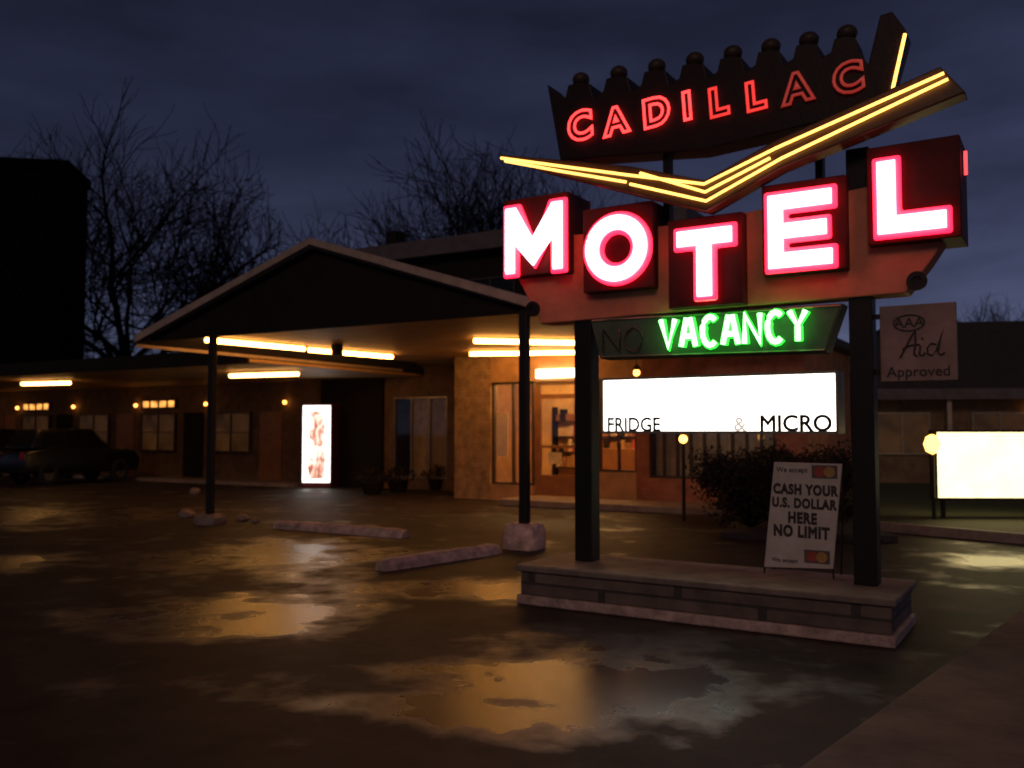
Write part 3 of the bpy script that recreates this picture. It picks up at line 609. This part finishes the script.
# ------------------------------------------------------------------ cars
def car(F,lab):
    t=thing("parked_car",tuple(F.P(0,0,0)),lab,"car","cars parked under the covered walkway")
    w=.86
    body=[(-2.15,.32),(-2.2,.55),(-2.16,.88),(-1.5,.98),(-1.05,1.0),(1.0,1.0),(1.9,.92),(2.15,.78),(2.2,.5),(2.1,.3)]
    mk("body",MB().ext(F,body,-w,w),M['car'],t,bevel=.07,smooth=True)
    q=MB(); q.add([F.P(-1.95,-.8,.99),F.P(1.05,-.8,.99),F.P(1.05,.8,.99),F.P(-1.95,.8,.99),F.P(-1.6,-.62,1.50),F.P(.35,-.62,1.52),F.P(.35,.62,1.52),F.P(-1.6,.62,1.50)],[(0,1,2,3),(4,5,6,7),(0,1,5,4),(1,2,6,5),(2,3,7,6),(3,0,4,7)])
    mk("cabin",q,M['car'],t,bevel=.06,smooth=True)
    for s in (-1,1):
        def SP(a,z): 
            k=(z-.99)/.52; return F.P(a,s*(.8-.18*k+.012),z)
        for (x0,x1,x2,x3) in ((-1.62,-.75,-.72,-1.42),(-.65,.05,.0,-.65),(.12,.78,.32,.10)):
            q=MB(); q.add([SP(x0,1.05),SP(x1,1.05),SP(x2,1.42),SP(x3,1.42)],[(0,1,2,3)]); mk("side_window",q,M['darkglass'],t,recalc=False)
    q=MB(); q.add([F.P(-1.93,-.68,1.06),F.P(-1.93,.68,1.06),F.P(-1.68,.56,1.43),F.P(-1.68,-.56,1.43)],[(0,1,2,3)]); mk("rear_window",q,M['darkglass'],t,recalc=False)
    q=MB(); q.add([F.P(1.0,-.68,1.05),F.P(1.0,.68,1.05),F.P(.46,.56,1.46),F.P(.46,-.56,1.46)],[(0,1,2,3)]); mk("windscreen",q,M['darkglass'],t,recalc=False)
    for s in (-1,1):
        mk("tail_light",MB().box(F,-2.23,-2.17,s*.72-.1,s*.72+.1,.7,.9),M['tail'],t,bevel=.01)
        mk("headlight",MB().box(F,2.13,2.2,s*.62-.15,s*.62+.15,.62,.78),M['head'],t,bevel=.01)
        for x in (-1.35,1.35):
            wh=mk("wheel",MB().ring(F,x,.33,.33,.33,.2,.2,s*.79-.11,s*.79+.11,28),M['tyre'],t,bevel=.02)
            mk("rim",MB().ring(F,x,.33,.2,.2,.03,.03,s*.79-.05,s*.79+.08,20),M['rim'],wh)
    return t
pc=B.P(-19.3,6.1,0); CF=Frame(pc.x,pc.y,30.5-90)
c1=car(CF,"dark hatchback parked nose-in under the covered walkway")
c1.scale=(.86,.86,1.08)
p2_=B.P(-22.6,6.4,0); copytree(c1,p2_,0,"dark car parked nose-in beside another dark car")

# ------------------------------------------------------------------ trees
def bare_tree(seed,H,R,K0=(7,4,4,4,3)):
    """limbs and twigs grow inside a rounded crown of radius R, height H"""
    rnd=random.Random(seed); T=MB(); C=MB(); cz=H*.60; rz=H*.40
    def inside(p): return (p.x/R)**2+(p.y/R)**2+((p.z-cz)/rz)**2
    def grow(p,d,ln,r,dep):
        pts=[p.copy()]; n=6 if dep<3 else 4
        for i in range(n):
            d=(d+Vector((rnd.uniform(-1,1),rnd.uniform(-1,1),rnd.uniform(-.45,.6)))*(.15+.035*dep)).normalized()
            q=p+d*ln/n
            e_=inside(q)
            if dep>0 and e_>1.0 and q.z>cz*.6:
                if e_>1.18+rnd.random()*.12: break
            p=q; pts.append(p.copy())
        if len(pts)<2: return
        r2=r*.6
        (T if dep<2 else C).tube(pts,r,7 if dep<2 else (4 if dep<4 else 3),r2=r2)
        if dep>=5: return
        k=K0[dep]; m_=len(pts)-1
        for i in range(k):
            f=.25+.75*(i+rnd.random()*.6)/k if dep>0 else .42+.58*(i+.5)/k
            idx=min(int(f*m_),m_-1); q=pts[idx].lerp(pts[idx+1],min(1,f*m_-idx))
            az=rnd.uniform(0,6.28) if dep else i*2.4+rnd.random(); x=d.orthogonal().normalized(); y=d.cross(x)
            side=x*math.cos(az)+y*math.sin(az); an=rnd.uniform(.5,1.05)
            nd=(d*math.cos(an)+side*math.sin(an)+Vector((0,0,.10))).normalized()
            grow(q,nd,ln*rnd.uniform(.66,.9)*(1.15 if dep==0 else .93),max(.017,r2*rnd.uniform(.65,.9)),dep+1)
        grow(pts[-1],d,ln*.8,max(.017,r2),dep+1)
    grow(Vector((0,0,0)),Vector((0,0,1)),H*.30,H*.017,0)
    return T,C
def mktree(name,seed,H,R,loc,label):
    T,C=bare_tree(seed,H,R); t=thing(name,loc,label,"tree","bare winter trees behind the motel")
    for q in (T,C): q.v=[v+Vector(loc) for v in q.v]
    mk("trunk",T,M['bark'],t,recalc=False); mk("crown",C,M['bark'],t,recalc=False); return t
def at(px,d): return ((px-512)/FPX*d,d,0)
t1=mktree("bare_tree",21,16.8,5.6,at(138,40),"large bare tree with broad rounded crown above the motel wing")
t2=mktree("bare_tree",11,13.5,4.0,at(292,42),"slim bare winter tree behind the canopy")
t3=mktree("bare_tree",5,15.5,5.2,at(455,40),"bare winter tree with fine spreading twigs behind the gable")
for src,px,d,rz,s,lab in ((t3,372,50,1.3,.82,"bare winter tree among its neighbours behind the motel"),(t2,232,54,2.0,.9,"bare winter tree among its neighbours behind the motel"),(t1,560,50,2.6,1.0,"broad bare tree rising behind the neon sign"),(t3,985,75,2,.85,"small distant bare tree against the evening sky"),(t2,945,85,1,.95,"small distant bare tree against the evening sky"),(t1,1040,70,1.2,.8,"small distant bare tree against the evening sky")):
    copytree(src,at(px,d),rz,lab,(s,s,s))

fb=thing("tall_building",at(40,36),"tall unlit dark building beyond the motel wing","building")
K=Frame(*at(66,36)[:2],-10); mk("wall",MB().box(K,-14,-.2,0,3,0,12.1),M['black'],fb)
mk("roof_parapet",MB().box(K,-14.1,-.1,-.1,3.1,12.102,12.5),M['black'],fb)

# low building
RB=Frame(9.6,26,10)
rb2=thing("low_building",tuple(RB.P(5,3,0)),"low dark building with hipped roof and pale porch posts","building")
mk("wall",MB().box(RB,0,14,0,6,0,2.7),M['stucco2'],rb2)
mk("roof",MB().ext(RB,[(-.6,2.7),(14.6,2.7),(13,4.6),(1.2,4.6)],-.6,6.5),M['roof'],rb2)
for a in (.8,3.4,6.4,9.4): window(RB,a,a+1.5,.9,2.1,-.08,rb2,M['windim'],1)
mk("door",MB().box(RB,5.2,6.0,-.05,-.002,0,2.1),M['door'],rb2)
mk("fascia",MB().box(RB,-.6,14.6,-.65,-.602,2.45,2.75),M['darkfascia'],rb2)
for a in (2.7,5.6,8.3): mk("porch_post",MB().box(RB,a-.06,a+.06,-.5,-.38,0,2.698),M['fascia'],rb2)
mk("porch_lamp",MB().ball(RB.P(5.0,-.2,2.1),.08,10,7),M['sconce'],rb2,smooth=True)
q=MB(); rnd=random.Random(5)
for i in range(5000):
    x=rnd.uniform(-160,200); h=5+3*math.sin(x*.11)+2.5*math.sin(x*.37+1)+1.5*math.sin(x*.9)
    if x>60: h+=9
    z=rnd.uniform(0,1)**.8*h; y=150+rnd.uniform(-6,6); s=rnd.uniform(.6,1.8)
    a=Vector((rnd.uniform(-1,1),rnd.uniform(-1,1),rnd.uniform(-1,1))).normalized()*s; b_=Vector((rnd.uniform(-1,1),rnd.uniform(-1,1),rnd.uniform(-1,1))).normalized()*s
    c=Vector((x,y,z)); q.add([c-a,c-b_,c+a,c+b_],[(0,1,2,3)])
mk("distant_woods",q,M['black'],kind="stuff",recalc=False)

# ------------------------------------------------------------------ shrubs
def shrub(loc,R,H,seed,label):
    rnd=random.Random(seed); L_=MB(); St=MB(); loc=Vector(loc)
    cl=[(Vector((rnd.uniform(-.8,.8)*R,rnd.uniform(-.6,.6)*R,rnd.uniform(.15,.85)*H)),rnd.uniform(.28,.5)*R) for _ in range(28)]
    for c,r in cl:
        St.tube([loc,loc+c*.5+Vector((rnd.uniform(-.05,.05),0,0)),loc+c],.018,4,r2=.006)
        for i in range(170):
            d=Vector((rnd.gauss(0,1),rnd.gauss(0,1),rnd.gauss(0,1))).normalized()*r*rnd.random()**.4
            p=loc+c+d; 
            if p.z<.12: continue
            a=Vector((rnd.uniform(-1,1),rnd.uniform(-1,1),rnd.uniform(-1,1))).normalized()*.038; b_=a.cross(Vector((rnd.uniform(-1,1),rnd.uniform(-1,1),rnd.uniform(-1,1)))).normalized()*.018
            L_.add([p-a,p-b_,p+a,p+b_],[(0,1,2,3)])
    t=thing("shrub",tuple(loc),label,"shrub","shrubs in the bed behind the sign"); mk("stems",St,M['bark'],t,recalc=False); mk("foliage",L_,M['leaf'],t,recalc=False); return t
s1_=shrub((3.7,14.0,.1),.85,1.15,1,"dark rounded shrub in the bed behind the sign")
s2_=shrub((4.6,14.0,.1),.8,1.25,2,"dark leafy shrub in the bed behind the sign")
copytree(s1_,(5.1,15.9,.1),2,"dark rounded shrub in the bed behind the sign"); copytree(s2_,(4.3,16.0,.1),1,"dark leafy shrub in the bed behind the sign")
for i,(x,y) in enumerate(((372,494),(398,492),(438,490))):
    X,Y=G(x,y); t=thing("plant_pot",(X,Y,0),"dark plant tub with straggly winter plant by the office","plant pot","plant tubs outside the office")
    q=MB().tube([(X,Y,0),(X,Y,.1),(X,Y,.3)],.2,16,r2=.28); mk("pot",q,M['woodsiding'],t)
    q=MB(); rnd=random.Random(i)
    for k in range(200):
        a=rnd.uniform(0,6.28); r=rnd.uniform(.05,.5); z=.3+rnd.uniform(0,.4)*(1-r*.8); p=Vector((X+r*math.cos(a),Y+r*math.sin(a),z)); u_=Vector((rnd.uniform(-1,1),rnd.uniform(-1,1),rnd.uniform(-1,1)))*.05; v_=Vector((rnd.uniform(-1,1),rnd.uniform(-1,1),rnd.uniform(-1,1)))*.03
        q.add([p-u_,p-v_,p+u_,p+v_],[(0,1,2,3)])
    for k in range(9): q.tube([(X,Y,.28),(X+rnd.uniform(-.4,.4),Y+rnd.uniform(-.4,.4),.75)],.008,4,r2=.003)
    mk("foliage",q,M['leaf'],t,recalc=False)

def glamp(x,y,zg,lab,r,n=14,m_=10,sz=1):
    X,Y=x,y; t=thing("garden_lamp",(X,Y,0),lab,"lamp","garden lamps beside the office")
    mk("pole",MB().tube([(X,Y,0),(X,Y,zg-r*sz)],.03,10),M['post'],t); mk("globe",MB().ball((X,Y,zg),r,n,m_,sz=sz),M['globe'],t,smooth=n>8)
    mk("cap",MB().tube([(X,Y,zg+r*sz*.95),(X,Y,zg+r*sz+.05)],.06,10,r2=.01),M['post'],t); return t
X,Y=G(684,521); glamp(X,Y,1.44,"black garden lamp with glowing amber globe by the office",.075)
glamp(7.13,15.3,1.36,"black garden lamp with pointed amber lantern by the light box",.15,6,4,1.15)
LB=Frame(7.25,15.4,2)
ls=thing("light_box_sign",tuple(LB.P(.9,.1,0)),"glowing pale yellow light box sign on short legs in grass","sign")
mk("lit_panel",MB().box(LB,.0,2.1,0,.22,.45,1.56),M['lightsign'],ls)
q=MB().box(LB,-.03,2.13,-.02,.24,.41,.449).box(LB,-.03,2.13,-.02,.24,1.561,1.60).box(LB,-.03,-.001,-.02,.24,.449,1.561).box(LB,2.101,2.13,-.02,.24,.449,1.561)
mk("frame",q,M['post'],ls)
mk("leg",MB().box(LB,.1,.16,.08,.14,.1,.409),M['post'],ls); mk("leg",MB().box(LB,1.9,1.96,.08,.14,.1,.409),M['post'],ls)
